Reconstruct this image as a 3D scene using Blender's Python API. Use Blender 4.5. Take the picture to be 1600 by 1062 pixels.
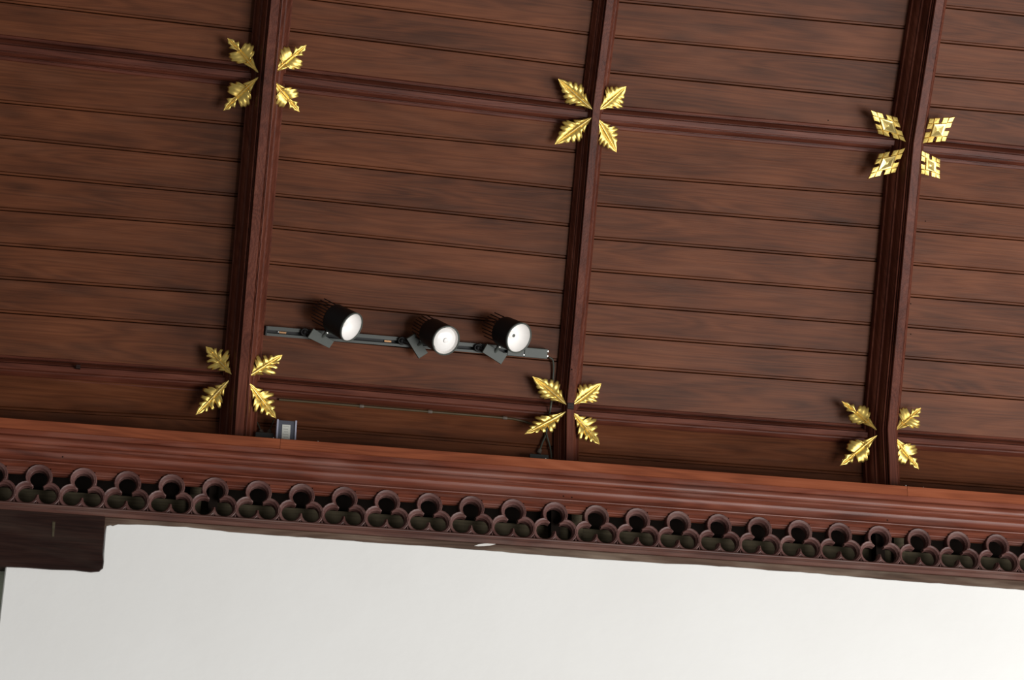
import bpy, bmesh, math, random
from mathutils import Vector, Matrix
random.seed(7)
PI = math.pi
C = bpy.context.scene.collection
scn = bpy.context.scene
for o in list(bpy.data.objects): bpy.data.objects.remove(o)

# ------------------------------------------------------------------ camera
F_PX = 3587.3; YAW, PITCH, ROLL = 0.1742, 0.4095, 0.0138
CAM = Vector((0.3157, -7.5645, -2.6669))
_f = Vector((math.sin(YAW)*math.cos(PITCH), math.cos(YAW)*math.cos(PITCH), math.sin(PITCH)))
_r = Vector((math.cos(YAW), -math.sin(YAW), 0)); _u = _r.cross(_f)
RIGHT = _r*math.cos(ROLL)+_u*math.sin(ROLL); UP = -_r*math.sin(ROLL)+_u*math.cos(ROLL); FWD = _f
cam_d = bpy.data.cameras.new('camera'); cam = bpy.data.objects.new('camera', cam_d); C.objects.link(cam)
cam_d.sensor_width = 36; cam_d.lens = F_PX*36/1600; cam_d.clip_start = .1; cam_d.clip_end = 100
M3 = Matrix((RIGHT, UP, -FWD)).transposed()
cam.matrix_world = Matrix.Translation(CAM) @ M3.to_4x4()
scn.camera = cam

# ------------------------------------------------------------------ light
w = bpy.data.worlds.new('world'); scn.world = w; w.use_nodes = True
w.node_tree.nodes['Background'].inputs[0].default_value = (.80, .79, .77, 1)
w.node_tree.nodes['Background'].inputs[1].default_value = .155
def area(name, loc, target, sx, sy, power, col):
    d = bpy.data.lights.new(name, 'AREA'); d.shape = 'RECTANGLE'; d.size = sx; d.size_y = sy
    d.energy = power; d.color = col
    o = bpy.data.objects.new(name, d); C.objects.link(o); o.location = loc
    o.rotation_euler = (Vector(target)-Vector(loc)).to_track_quat('-Z', 'Y').to_euler()
    return o
area('window_daylight_east', (7.8, -3.4, -2.9), (2.8, -.2, 1.0), 3.4, 3.6, 285, (1, .985, .965))
area('window_daylight_nave', (5.7, -8.6, -4.4), (1.4, 0, -.1), 4.0, 3.4, 640, (1, .988, .972))
vs = scn.view_settings
vs.view_transform = 'Standard'; vs.look = 'None'; vs.gamma = 1; vs.exposure = 0.15
vs.use_curve_mapping = False

# ------------------------------------------------------------------ pixel <-> place helpers (1600 x 1062 frame)
def ray(x, y): return (FWD + RIGHT*((x-800)/F_PX) - UP*((y-531)/F_PX))
def on_plane(x, y, p0, n):
    d = ray(x, y); return CAM + d*((p0-CAM).dot(n)/d.dot(n))
def px_of(P):
    d = P-CAM; z = d.dot(FWD); return 800+F_PX*d.dot(RIGHT)/z, 531-F_PX*d.dot(UP)/z

# ------------------------------------------------------------------ materials
def mat(name):
    m = bpy.data.materials.new(name); m.use_nodes = True
    return m, m.node_tree.nodes, m.node_tree.links, m.node_tree.nodes['Principled BSDF']
def ramp(N, stops):
    r = N.new('ShaderNodeValToRGB'); e = r.color_ramp.elements
    while len(e) < len(stops): e.new(.5)
    for i, (p, c) in enumerate(stops): e[i].position = p; e[i].color = (c[0], c[1], c[2], 1)
    return r
def wood(name, dark, mid, light, rough=.45, axis='X', bump=.25, gscale=1.0, knots=True, spec=.4, var=.16, haze=None):
    m, N, L, B = mat(name)
    tc = N.new('ShaderNodeTexCoord'); oi = N.new('ShaderNodeObjectInfo')
    mul = N.new('ShaderNodeVectorMath'); mul.operation = 'SCALE'; mul.inputs[0].default_value = (37, 53, 71)
    L.new(oi.outputs['Random'], mul.inputs['Scale'])
    add = N.new('ShaderNodeVectorMath'); add.operation = 'ADD'
    L.new(tc.outputs['Object'], add.inputs[0]); L.new(mul.outputs[0], add.inputs[1])
    st = {'X': (1, 12, 12), 'Z': (12, 12, 1)}[axis]
    def mapped(k):
        mp = N.new('ShaderNodeVectorMath'); mp.operation = 'MULTIPLY'
        mp.inputs[1].default_value = (st[0]*k, st[1]*k, st[2]*k); L.new(add.outputs[0], mp.inputs[0]); return mp
    # growth ring contours : stretched height field put through a sine
    n1 = N.new('ShaderNodeTexNoise'); n1.inputs['Scale'].default_value = 1; n1.inputs['Detail'].default_value = 1.5
    L.new(mapped(1.0*gscale).outputs[0], n1.inputs['Vector'])
    m1 = N.new('ShaderNodeMath'); m1.operation = 'MULTIPLY'; m1.inputs[1].default_value = 75; L.new(n1.outputs['Fac'], m1.inputs[0])
    s1 = N.new('ShaderNodeMath'); s1.operation = 'SINE'; L.new(m1.outputs[0], s1.inputs[0])
    # fine fibres
    n2 = N.new('ShaderNodeTexNoise'); n2.inputs['Scale'].default_value = 1; n2.inputs['Detail'].default_value = 4
    mp2 = N.new('ShaderNodeVectorMath'); mp2.operation = 'MULTIPLY'
    fs = {'X': (6, 260, 260), 'Z': (260, 260, 6)}[axis]; mp2.inputs[1].default_value = fs
    L.new(add.outputs[0], mp2.inputs[0]); L.new(mp2.outputs[0], n2.inputs['Vector'])
    # broad uneven staining
    n3 = N.new('ShaderNodeTexNoise'); n3.inputs['Scale'].default_value = 1; n3.inputs['Detail'].default_value = 3
    mp3 = N.new('ShaderNodeVectorMath'); mp3.operation = 'MULTIPLY'
    mp3.inputs[1].default_value = {'X': (2.6, 9, 9), 'Z': (9, 9, 2.6)}[axis]
    L.new(add.outputs[0], mp3.inputs[0]); L.new(mp3.outputs[0], n3.inputs['Vector'])
    def madd(a, k, b):
        q = N.new('ShaderNodeMath'); q.operation = 'MULTIPLY_ADD'; L.new(a, q.inputs[0]); q.inputs[1].default_value = k
        if isinstance(b, float): q.inputs[2].default_value = b
        else: L.new(b, q.inputs[2])
        return q.outputs[0]
    v = madd(s1.outputs[0], .085, -.42)
    v = madd(n2.outputs['Fac'], .5, v)
    v = madd(n3.outputs['Fac'], 1.0, v)
    v = madd(oi.outputs['Random'], var, v)
    r = ramp(N, [(.12, dark), (.45, mid), (.85, light)]); L.new(v, r.inputs[0])
    col = r.outputs[0]
    if knots:
        vo = N.new('ShaderNodeTexVoronoi'); vo.inputs['Scale'].default_value = 1
        mk = N.new('ShaderNodeVectorMath'); mk.operation = 'MULTIPLY'; mk.inputs[1].default_value = {'X': (1.6, 5, 5), 'Z': (5, 5, 1.6)}[axis]
        L.new(add.outputs[0], mk.inputs[0]); L.new(mk.outputs[0], vo.inputs['Vector'])
        kr = ramp(N, [(.0, (1, 1, 1)), (.06, (.5, .5, .5)), (.14, (0, 0, 0))]); L.new(vo.outputs['Distance'], kr.inputs[0])
        mx = N.new('ShaderNodeMix'); mx.data_type = 'RGBA'; mx.inputs['B'].default_value = (dark[0]*.55, dark[1]*.6, dark[2]*.6, 1)
        mm = N.new('ShaderNodeMath'); mm.operation = 'MULTIPLY'; mm.inputs[1].default_value = .75
        L.new(kr.outputs[0], mm.inputs[0]); L.new(mm.outputs[0], mx.inputs['Factor']); L.new(col, mx.inputs['A']); col = mx.outputs['Result']
    if haze:                                        # dry, greyed bloom of dust in patches
        n4 = N.new('ShaderNodeTexNoise'); n4.inputs['Scale'].default_value = 1; n4.inputs['Detail'].default_value = 5
        mp4 = N.new('ShaderNodeVectorMath'); mp4.operation = 'MULTIPLY'
        mp4.inputs[1].default_value = {'X': (4, 22, 22), 'Z': (22, 22, 4)}[axis]
        L.new(add.outputs[0], mp4.inputs[0]); L.new(mp4.outputs[0], n4.inputs['Vector'])
        hr = ramp(N, [(.48, (0, 0, 0)), (.75, (1, 1, 1))]); L.new(n4.outputs['Fac'], hr.inputs[0])
        mh = N.new('ShaderNodeMath'); mh.operation = 'MULTIPLY'; mh.inputs[1].default_value = haze[3]; L.new(hr.outputs[0], mh.inputs[0])
        mx = N.new('ShaderNodeMix'); mx.data_type = 'RGBA'; mx.inputs['B'].default_value = (haze[0], haze[1], haze[2], 1)
        L.new(mh.outputs[0], mx.inputs['Factor']); L.new(col, mx.inputs['A']); col = mx.outputs['Result']
    L.new(col, B.inputs['Base Color'])
    B.inputs['Roughness'].default_value = rough; B.inputs['Specular IOR Level'].default_value = spec
    bp = N.new('ShaderNodeBump'); bp.inputs['Strength'].default_value = bump; bp.inputs['Distance'].default_value = .002
    L.new(n2.outputs['Fac'], bp.inputs['Height']); L.new(bp.outputs[0], B.inputs['Normal'])
    return m
def plain(name, col, rough=.5, metal=0.0, spec=.5, noise=0.0, nscale=40, bump=0.0):
    m, N, L, B = mat(name)
    B.inputs['Base Color'].default_value = (*col, 1); B.inputs['Roughness'].default_value = rough
    B.inputs['Metallic'].default_value = metal; B.inputs['Specular IOR Level'].default_value = spec
    if noise or bump:
        tc = N.new('ShaderNodeTexCoord'); n = N.new('ShaderNodeTexNoise'); n.inputs['Scale'].default_value = nscale; n.inputs['Detail'].default_value = 5
        L.new(tc.outputs['Object'], n.inputs['Vector'])
        if noise:
            r = ramp(N, [(.3, tuple(c*(1-noise) for c in col)), (.7, tuple(min(1, c*(1+noise)) for c in col))])
            L.new(n.outputs['Fac'], r.inputs[0]); L.new(r.outputs[0], B.inputs['Base Color'])
        if bump:
            b = N.new('ShaderNodeBump'); b.inputs['Strength'].default_value = bump; b.inputs['Distance'].default_value = .003
            L.new(n.outputs['Fac'], b.inputs['Height']); L.new(b.outputs[0], B.inputs['Normal'])
    return m
PLANK = wood('stained_pine_boards', (.054, .0160, .0060), (.105, .0310, .0112), (.165, .052, .0195), rough=.50, bump=.2, spec=.15, haze=(.15, .060, .032, .25))
PLANKJ = PLANK
RIBM = wood('polished_red_wood_rib', (.050, .0125, .007), (.100, .027, .015), (.175, .055, .032), rough=.45, axis='Z', knots=False, bump=.3, spec=.17)
PURM = wood('polished_red_wood_purlin', (.050, .0125, .007), (.100, .027, .015), (.175, .055, .032), rough=.45, knots=False, bump=.3, spec=.17)
CORN = wood('red_wood_cornice', (.070, .016, .008), (.140, .034, .017), (.215, .064, .035), rough=.42, knots=False, bump=.25, spec=.35, haze=(.20, .10, .08, .45))
FASC = wood('orange_wood_fascia', (.16, .036, .012), (.25, .062, .022), (.33, .095, .040), rough=.45, knots=False, bump=.2)
FRIE = wood('purple_brown_frieze_wood', (.060, .024, .020), (.105, .045, .038), (.17, .085, .075), rough=.45, knots=False, bump=.3, gscale=2, haze=(.22, .14, .12, .4))
RAILM = wood('dusty_frieze_rail', (.060, .024, .018), (.105, .042, .030), (.16, .080, .060), rough=.5, knots=False, haze=(.17, .12, .10, .5))
DUSTY = wood('dusty_board', (.050, .030, .020), (.10, .060, .042), (.19, .125, .09), rough=.75, knots=False, haze=(.30, .24, .18, .5), spec=.2)
PLATE = wood('lightened_weathered_plate', (.045, .036, .02), (.08, .064, .038), (.12, .095, .06), rough=.8, knots=False, spec=.2)  # weathered wood, its colour lightened to make up for the dim cavity
DARKW = wood('old_dark_timber', (.008, .0025, .0015), (.017, .0055, .0035), (.036, .014, .009), rough=.38, knots=False, haze=(.06, .04, .03, .3), spec=.3)
VOID = plain('unlit_roof_void_timber', (.012, .008, .006), .9, spec=.1)
def plaster_mat():
    m, N, L, B = mat('white_painted_plaster')
    tc = N.new('ShaderNodeTexCoord')
    n = N.new('ShaderNodeTexNoise'); n.inputs['Scale'].default_value = 2.2; n.inputs['Detail'].default_value = 5; L.new(tc.outputs['Object'], n.inputs['Vector'])
    r = ramp(N, [(.3, (.82, .812, .785)), (.7, (.85, .845, .82))]); L.new(n.outputs['Fac'], r.inputs[0]); L.new(r.outputs[0], B.inputs['Base Color'])
    n2 = N.new('ShaderNodeTexNoise'); n2.inputs['Scale'].default_value = 16; n2.inputs['Detail'].default_value = 7; n2.inputs['Roughness'].default_value = .6
    L.new(tc.outputs['Object'], n2.inputs['Vector'])
    b = N.new('ShaderNodeBump'); b.inputs['Strength'].default_value = .09; b.inputs['Distance'].default_value = .01
    L.new(n2.outputs['Fac'], b.inputs['Height']); L.new(b.outputs[0], B.inputs['Normal'])
    B.inputs['Roughness'].default_value = .75; B.inputs['Specular IOR Level'].default_value = .25
    return m
PLASTER = plaster_mat()
GREEN = plain('grey_green_paint', (.55, .58, .47), .7, noise=.15, nscale=20)
def gold_mat(name, c, rough):
    m, N, L, B = mat(name)
    tc = N.new('ShaderNodeTexCoord'); n = N.new('ShaderNodeTexNoise'); n.inputs['Scale'].default_value = 45; n.inputs['Detail'].default_value = 4
    L.new(tc.outputs['Object'], n.inputs['Vector'])
    r = ramp(N, [(.25, tuple(k*.72 for k in c)), (.5, c), (.8, tuple(min(1, k*1.08) for k in c))]); L.new(n.outputs['Fac'], r.inputs[0])
    L.new(r.outputs[0], B.inputs['Base Color'])
    B.inputs['Metallic'].default_value = .88; B.inputs['Roughness'].default_value = rough
    b = N.new('ShaderNodeBump'); b.inputs['Strength'].default_value = .15; b.inputs['Distance'].default_value = .003
    L.new(n.outputs['Fac'], b.inputs['Height']); L.new(b.outputs[0], B.inputs['Normal'])
    return m
GOLD = gold_mat('gold_leaf', (.86, .62, .17), .42)
GOLD2 = gold_mat('gold_leaf_bright', (.92, .70, .25), .38)
BLACK = plain('black_powder_coat', (.006, .005, .005), .5, spec=.22)
FINM = plain('black_fin_metal', (.012, .005, .004), .5, spec=.2)
GREY = plain('dark_green_grey_plastic', (.070, .078, .068), .48, spec=.45, noise=.06, nscale=60)
TRACKM = plain('track_metal', (.050, .055, .048), .45, spec=.5)
GROOVE = plain('track_groove', (.006, .006, .006), .6)
WHITE = plain('white_reflector', (.88, .85, .82), .45)
LENS = plain('frosted_lens', (.86, .83, .80), .25, spec=.6)
STEEL = plain('bright_steel', (.55, .54, .50), .3, metal=1)
COPPER = plain('brass_contacts', (.35, .19, .09), .4, metal=.8)
BOXM = plain('blue_grey_box_metal', (.085, .088, .11), .4, spec=.5)
BOXE = plain('box_bright_edge', (.42, .42, .52), .35, spec=.6)
PAPER = plain('printed_label_paper', (.62, .62, .56), .7)
INK = plain('label_ink', (.40, .40, .37), .7)
CABLE = plain('dark_green_cable', (.045, .048, .034), .5)
CONDM = plain('brown_conduit', (.065, .042, .017), .45, spec=.4)
GLAND = plain('dull_gland', (.11, .085, .065), .55)
CRUMB = plain('white_crumb', (.7, .68, .64), .8)

# ------------------------------------------------------------------ building helpers
def tag(o, label=None, cat=None, group=None, kind=None):
    if label: o['label'] = label
    if cat: o['category'] = cat
    if group: o['group'] = group
    if kind: o['kind'] = kind
    return o
def wloc(o):
    v = Vector(o.location)
    while o.parent: o = o.parent; v = v+Vector(o.location)
    return v
def empty(name, loc):
    o = bpy.data.objects.new(name, None); C.objects.link(o); o.location = loc; o.empty_display_size = .05; return o
def obj(name, vf, m, parent=None, smooth=None, origin=None):
    vs_, fs_ = vf
    vs_ = [Vector(v) for v in vs_]
    if origin is None:
        lo = Vector([min(v[i] for v in vs_) for i in range(3)]); hi = Vector([max(v[i] for v in vs_) for i in range(3)]); origin = (lo+hi)/2
    origin = Vector(origin)
    me = bpy.data.meshes.new(name); me.from_pydata([v-origin for v in vs_], [], fs_)
    bm = bmesh.new(); bm.from_mesh(me); bmesh.ops.recalc_face_normals(bm, faces=bm.faces); bm.to_mesh(me); bm.free()
    me.materials.append(m); o = bpy.data.objects.new(name, me); C.objects.link(o)
    if smooth is not None:
        me.shade_smooth(); me.set_sharp_from_angle(angle=math.radians(smooth))
    if parent: o.parent = parent; o.location = origin-wloc(parent)
    else: o.location = origin
    return o
def join(*vfs):
    V, Fc = [], []
    for v, f in vfs:
        k = len(V); V += [Vector(p) for p in v]; Fc += [tuple(i+k for i in q) for q in f]
    return V, Fc
def loft(loops, closed=True, caps=True):
    n = len(loops[0]); V = [Vector(p) for l in loops for p in l]; Fc = []
    for k in range(len(loops)-1):
        for i in range(n if closed else n-1):
            j = (i+1) % n; Fc.append((k*n+i, k*n+j, (k+1)*n+j, (k+1)*n+i))
    if caps and closed:
        Fc.append(tuple(range(n))); Fc.append(tuple((len(loops)-1)*n+i for i in range(n)))
    return V, Fc
def boxf(o, ax, ay, az, b=0.0):
    """box about o with half-axis vectors, with a chamfer b (metres) round the z-facing ends"""
    o, ax, ay, az = Vector(o), Vector(ax), Vector(ay), Vector(az)
    kx = 1-b/ax.length if b else 1; ky = 1-b/ay.length if b else 1; kz = 1-b/az.length if b else 1
    def lp(sx, sy, sz): return [o+ax*sx*a+ay*sy*c+az*sz for a, c in ((-1, -1), (1, -1), (1, 1), (-1, 1))]
    if not b: return loft([lp(1, 1, -1), lp(1, 1, 1)])
    return loft([lp(kx, ky, -1), lp(1, 1, -kz), lp(1, 1, kz), lp(kx, ky, 1)])
def revolve(o, axis, prof, n=32, up=None):
    """prof: list of (distance along axis, radius)"""
    o, axis = Vector(o), Vector(axis).normalized()
    a = axis.orthogonal().normalized() if up is None else (Vector(up)-axis*Vector(up).dot(axis)).normalized(); b = axis.cross(a)
    return loft([[o+axis*d+(a*math.cos(2*PI*i/n)+b*math.sin(2*PI*i/n))*max(r, 1e-5) for i in range(n)] for d, r in prof])
def tube(pts, r, n=8):
    pts = [Vector(p) for p in pts]; loops = []; prev = None
    for i, p in enumerate(pts):
        t = (pts[min(i+1, len(pts)-1)]-pts[max(i-1, 0)]).normalized()
        a = t.orthogonal().normalized() if prev is None else (prev-t*prev.dot(t)).normalized(); prev = a; b = t.cross(a)
        rr = r[i] if isinstance(r, (list, tuple)) else r
        loops.append([p+(a*math.cos(2*PI*k/n)+b*math.sin(2*PI*k/n))*rr for k in range(n)])
    return loft(loops)
def smooth_pts(pts, n=6):
    pts = [Vector(p) for p in pts]; out = []
    P = [pts[0]*2-pts[1]]+pts+[pts[-1]*2-pts[-2]]
    for i in range(1, len(P)-2):
        for k in range(n):
            t = k/n; a, b, c, d = P[i-1], P[i], P[i+1], P[i+2]
            out.append(.5*((2*b)+(c-a)*t+(2*a-5*b+4*c-d)*t*t+(3*b-a-3*c+d)*t**3))
    out.append(pts[-1]); return out

# ------------------------------------------------------------------ ceiling geometry
# board surface, section in (Y,Z): three facets meeting at the two purlins
TA, TB, TC_ = math.radians(36.8), math.radians(25.6), math.radians(2.0)
U_ = Vector((0, -.345, 1.46)); L_ = Vector((0, .120, .460))
TB = math.atan2(-(U_.y-L_.y), U_.z-L_.z)
def upv(t): return Vector((0, -math.sin(t), math.cos(t)))
def nrm(t): return Vector((0, -math.cos(t), -math.sin(t)))        # towards the room
FACET = {'A': (U_, upv(TA), nrm(TA)), 'B': (L_, upv(TB), nrm(TB)), 'C': (L_, upv(TC_), nrm(TC_))}
NU = nrm((TA+TB)/2); NL = nrm((TB+TC_)/2); UPU = upv((TA+TB)/2); UPL = upv((TB+TC_)/2)
LB = (U_-L_).length
def fp(fc, X, s, h=0.0):
    p, e, n = FACET[fc]; return Vector((X, 0, 0))+p+e*s+n*h
def px_facet(fc, x, y, h=0.0):
    p, e, n = FACET[fc]; return on_plane(x, y, p+n*h, n)
def px_s(fc, x, y, h=0.0):
    p, e, n = FACET[fc]; q = on_plane(x, y, p+n*h, n); return q.x, (q-p).dot(e)
# rib positions: depth of each rib, soffit centre as seen
RIBS = [None,
        dict(d=.150, w=.066, px=[(427.6, 0, 'T'), (420, 118, 'U'), (379, 591, 'L'), (376, 678, 'C')]),
        dict(d=.085, w=.046, px=[(951.6, 0, 'T'), (931, 178, 'U'), (890.7, 637.6, 'L'), (893.7, 719, 'C')]),
        dict(d=.150, w=.066, px=[(1471, 0, 'T'), (1435, 228, 'U'), (1391.5, 674, 'L'), (1395.4, 759, 'C')])]
for r in RIBS[1:]:
    xs = []
    for x, y, k in r['px']:
        p, n = {'T': (U_, FACET['A'][2]), 'U': (U_, NU), 'L': (L_, NL), 'C': (L_, FACET['C'][2])}[k]
        xs.append(on_plane(x, y, p+n*r['d'], n).x)
    r['X'] = sum(xs)/len(xs); r['xs'] = xs
RX = [0, RIBS[1]['X'], RIBS[2]['X'], RIBS[3]['X']]; RX[0] = RX[1]-1.2; RX.append(RX[3]+1.2)
print('ribs', RX, [r['xs'] for r in RIBS[1:]])
RD = [.085, .150, .085, .150, .085]; RW = [.046, .066, .046, .066, .046]
# seams read off bay by bay: ((x,y),(x,y))
SEAMS = {
 0: {'A': [((0, 3.4), (389, 49))],
     'B': [((0, 160), (379, 197)), ((0, 215), (374, 253)), ((0, 272), (368, 307)), ((0, 328), (364, 356)), ((0, 383), (361, 411)), ((0, 435.5), (357, 461)), ((0, 488), (351, 514))],
     'C': [((0, 639), (339, 657.5))]},
 1: {'A': [((451.4, -4.5), (910.6, 53.7)), ((451.4, 48.6), (907.8, 105))],
     'B': [((437, 193), (895, 238)), ((432.4, 248.6), (891, 297)), ((428, 306), (884, 353)), ((424, 356), (879, 403)), ((419, 412), (874, 457.4)), ((414.6, 467), (869.7, 512)), ((411, 522), (862.6, 564))],
     'C': [((462.6, 668.8), (800, 696))]},
 2: {'A': [((964, 3), (1410.6, 45)), ((957, 59), (1400.7, 99.4)), ((951.6, 114), (1393.7, 157.3))],
     'B': [((934.6, 272.6), (1374, 306)), ((930, 321), (1368, 356)), ((925, 373), (1362.6, 408)), ((919, 423), (1358.4, 458)), ((914, 473), (1352.7, 507.4)), ((909, 521.5), (1351.3, 555.4)), ((905, 569), (1347, 602))],
     'C': [((905, 711), (1345, 743))]},
 3: {'A': [((1478, 12.5), (1600, 25)), ((1468, 66.5), (1600, 79)), ((1459, 119), (1600, 131.5)), ((1453, 167), (1600, 179.5))],
     'B': [((1432, 309.5), (1600, 325)), ((1425, 361), (1600, 376)), ((1420, 413.5), (1600, 428.5)), ((1415, 463), (1600, 478)), ((1411, 510.5), (1600, 526.5)), ((1406, 559.5), (1600, 575)), ((1403.5, 609.5), (1600, 625))],
     'C': [((1402, 750), (1600, 765))]}}
ceiling = empty('ceiling', Vector((1.9, 0, .9)))
tag(ceiling, 'dark stained boarded ceiling divided into panels by moulded ribs and purlins', 'ceiling', kind='structure')
def plank(fc, XL, XR, bl, br, tl, tr, bead=True):
    """board between bottom seam (bl,br) and top seam (tl,tr), given as s along the facet"""
    lift = random.uniform(-.0012, .0012)
    g = .0012
    def sec(X, b, t):
        return [fp(fc, X, b+g, -.014), fp(fc, X, b+g, -.006+lift), fp(fc, X, b+.003, -.0045+lift), fp(fc, X, b+.0085, -.0045+lift),
                fp(fc, X, b+.0100, -.0075+lift), fp(fc, X, b+.0120, 0+lift),
                fp(fc, X, t-.0030, 0+lift), fp(fc, X, t-g, -.0035+lift), fp(fc, X, t-g, -.014)]
    obj('plank', loft([sec(XL, bl, tl), sec(XR, br, tr)]), PLANK, ceiling)
for bay, fcs in SEAMS.items():
    XL, XR = RX[bay], RX[bay+1]
    for fc, seams in fcs.items():
        rows = []
        for (p0, p1) in seams:
            x0, s0 = px_s(fc, *p0); x1, s1 = px_s(fc, *p1); k = (s1-s0)/(x1-x0)
            rows.append((s0+k*(XL-x0), s0+k*(XR-x0)))
        rows.sort()
        if fc == 'A':
            rows = [(0.001, 0.001)]+rows
            while min(rows[-1]) < .95: rows.append((rows[-1][0]+.127, rows[-1][1]+.127))
        elif fc == 'B': rows = [(0.001, 0.001)]+rows+[(LB-.001, LB-.001)]
        else:
            rows = rows+[(-.001, -.001)]; rows = [(-.285, -.285)]+rows
        for a, b in zip(rows, rows[1:]): plank(fc, XL, XR, a[0], a[1], b[0], b[1])
# sheet added behind the boards to block world light from the void
def sheet(pts, X0, X1, th=.03):
    lo = [Vector((X0, y, z)) for y, z in pts]; hi = [Vector((X1, y, z)) for y, z in pts]
    bo = [Vector((X0, y+th, z+.01)) for y, z in reversed(pts)]; bh = [Vector((X1, y+th, z+.01)) for y, z in reversed(pts)]
    return loft([lo+bo, hi+bh])
topA = fp('A', 0, 1.02, -.02)
obj('light_block_sheet', sheet([(.17, .0), (.17, .47), (U_.y+.03, 1.49), (topA.y+.03, topA.z+.03)], RX[0]-.05, RX[4]+.05), VOID, ceiling)

# ---- ribs
def half_main(d, w):
    return [(w, -.01), (w, .030), (w*.93, .034), (w*.90, .040), (w*.86, .052), (w*.78, .066), (w*.68, .073), (w*.68, .080), (w*.60, .083),
            (w*.56, .096), (w*.50, .112), (w*.42, .120), (w*.42, .127), (w*.36, .129), (w*.355, .124), (w*.325, .124), (w*.32, .134), (w*.29, .137), (w*.285, .131), (w*.255, .131), (w*.25, .147), (w*.22, d)]
def half_mid(d, w):
    return [(w, -.01), (w, .014), (w*.92, .018), (w*.86, .028), (w*.74, .036), (w*.64, .038), (w*.64, .044), (w*.55, .047), (w*.50, .056), (w*.42, .064),
            (w*.42, .069), (w*.36, .071), (w*.355, .066), (w*.315, .066), (w*.31, .082), (w*.27, d)]
def rib(X, d, w):
    half = half_main(d, w) if d > .1 else half_mid(d, w)
    sec = [(-a, h) for a, h in half]+[(a, h) for a, h in reversed(half)]
    nodes = [(L_+FACET['C'][1]*-.36, FACET['C'][2]), (L_, NL/ (NL.dot(FACET['B'][2]))), (U_, NU/(NU.dot(FACET['B'][2]))), (U_+FACET['A'][1]*1.0, FACET['A'][2])]
    loops = [[Vector((X+a, 0, 0))+p+n*h for a, h in sec] for p, n in nodes]
    obj('rib', loft(loops), RIBM, ceiling, smooth=28)
for X, d, w_ in zip(RX, RD, RW): rib(X, d, w_)

# ---- purlins: one length between each pair of ribs
PUR = {'U': [((0, 73), (364, 115)), ((500, 129), (870, 173)), ((1000, 187), (1380, 221)), ((1500, 237), (1600, 247))],
       'L': [((0, 571), (340, 594)), ((430, 604), (865, 641)), ((905, 647), (1365, 681)), ((1400, 687), (1600, 701))]}
PSEC = [(-.046, -.012), (-.046, .009), (-.043, .0135), (-.0345, .0145), (-.0335, .010), (-.0310, .010), (-.0295, .021), (-.0250, .032), (-.0185, .038), (-.0180, .0435), (-.0150, .0445), (-.0145, .041), (-.0120, .041), (-.0115, .0535), (-.0095, .0565),
        (.0085, .0565), (.0105, .0535), (.0110, .041), (.0135, .041), (.0140, .0445), (.0170, .0435), (.0180, .038), (.0240, .032), (.0290, .021), (.0305, .010), (.0330, .010), (.0340, .0145), (.041, .0135), (.044, .009), (.044, -.012)]
def purlin_path(key, i):
    p, n, e = (U_, NU, UPU) if key == 'U' else (L_, NL, UPL)
    (a, b) = PUR[key][i]
    A_ = on_plane(*a, p+n*.03, n); B_ = on_plane(*b, p+n*.03, n)
    sA, sB = (A_-p-n*.03).dot(e), (B_-p-n*.03).dot(e); k = (sB-sA)/(B_.x-A_.x)
    return p, n, e, (lambda X: sA+k*(X-A_.x))
for key in 'UL':
    for i in range(4):
        p, n, e, sf = purlin_path(key, i)
        hs = 1.0 if key == 'U' else .95
        loops = [[Vector((X, 0, 0))+p+e*(sf(X)+s)+n*(h*hs-.004) for s, h in PSEC] for X in (RX[i], RX[i+1])]
        obj('purlin', loft(loops), PURM, ceiling, smooth=28)
        print(key, i, 'purlin s', sf(RX[i]), sf(RX[i+1]))
# little square pegs on the lower purlin
def peg(x, y, key, i, size):
    p, n, e, sf = purlin_path(key, i); q = on_plane(x, y, p+n*.06, n)
    return boxf(q, (size, 0, 0), e*size, n*.006, .002)
obj('peg', peg(122, 573, 'L', 0, .0085), DARKW, ceiling)
q_ = Vector((RX[2], 0, 0))+L_+NL*(.085+.002)
obj('peg', boxf(q_, (.012, 0, 0), UPL*.012, NL*.004, .001), DARKW, ceiling)

# ------------------------------------------------------------------ cornice (trim_1)
XA, XB = RX[0]-.05, RX[4]+.05
cornice = empty('trim_1', Vector((1.9, -.05, .13)))
tag(cornice, 'red brown moulded wooden cornice with a plain orange top board, above the pierced frieze', 'cornice', kind='structure')
def extr(sec, X0, X1): return loft([[Vector((X0, y, z)) for y, z in sec], [Vector((X1, y, z)) for y, z in sec]])
cuts = [XA]+[on_plane(x, y, Vector((0, -.1, 0)), Vector((0, 1, 0))).x for x, y in ((438, 692), (1418, 770))]+[XB]
for a, b in zip(cuts, cuts[1:]):
    obj('fascia_board', extr([(-.100, .142), (-.100, .176), (-.098, .178), (.13, .178), (.13, .142)], a+.0006, b-.0006), FASC, cornice)
def arc(cy, cz, r, a0, a1, n=7): return [(cy+r*math.cos(a0+(a1-a0)*i/n), cz+r*math.sin(a0+(a1-a0)*i/n)) for i in range(n+1)]
top_sec = [(.0, .1415), (-.094, .1415), (-.094, .138), (-.088, .134), (-.084, .130), (-.084, .127)] + arc(-.074, .112, .0155, math.radians(115), math.radians(245), 8) + \
          [(-.077, .0965), (-.082, .0955), (-.083, .0915), (-.082, .0875), (-.078, .0865), (0, .0865)]
obj('torus_moulding', extr(top_sec, XA, XB), CORN, cornice, smooth=30)
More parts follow.
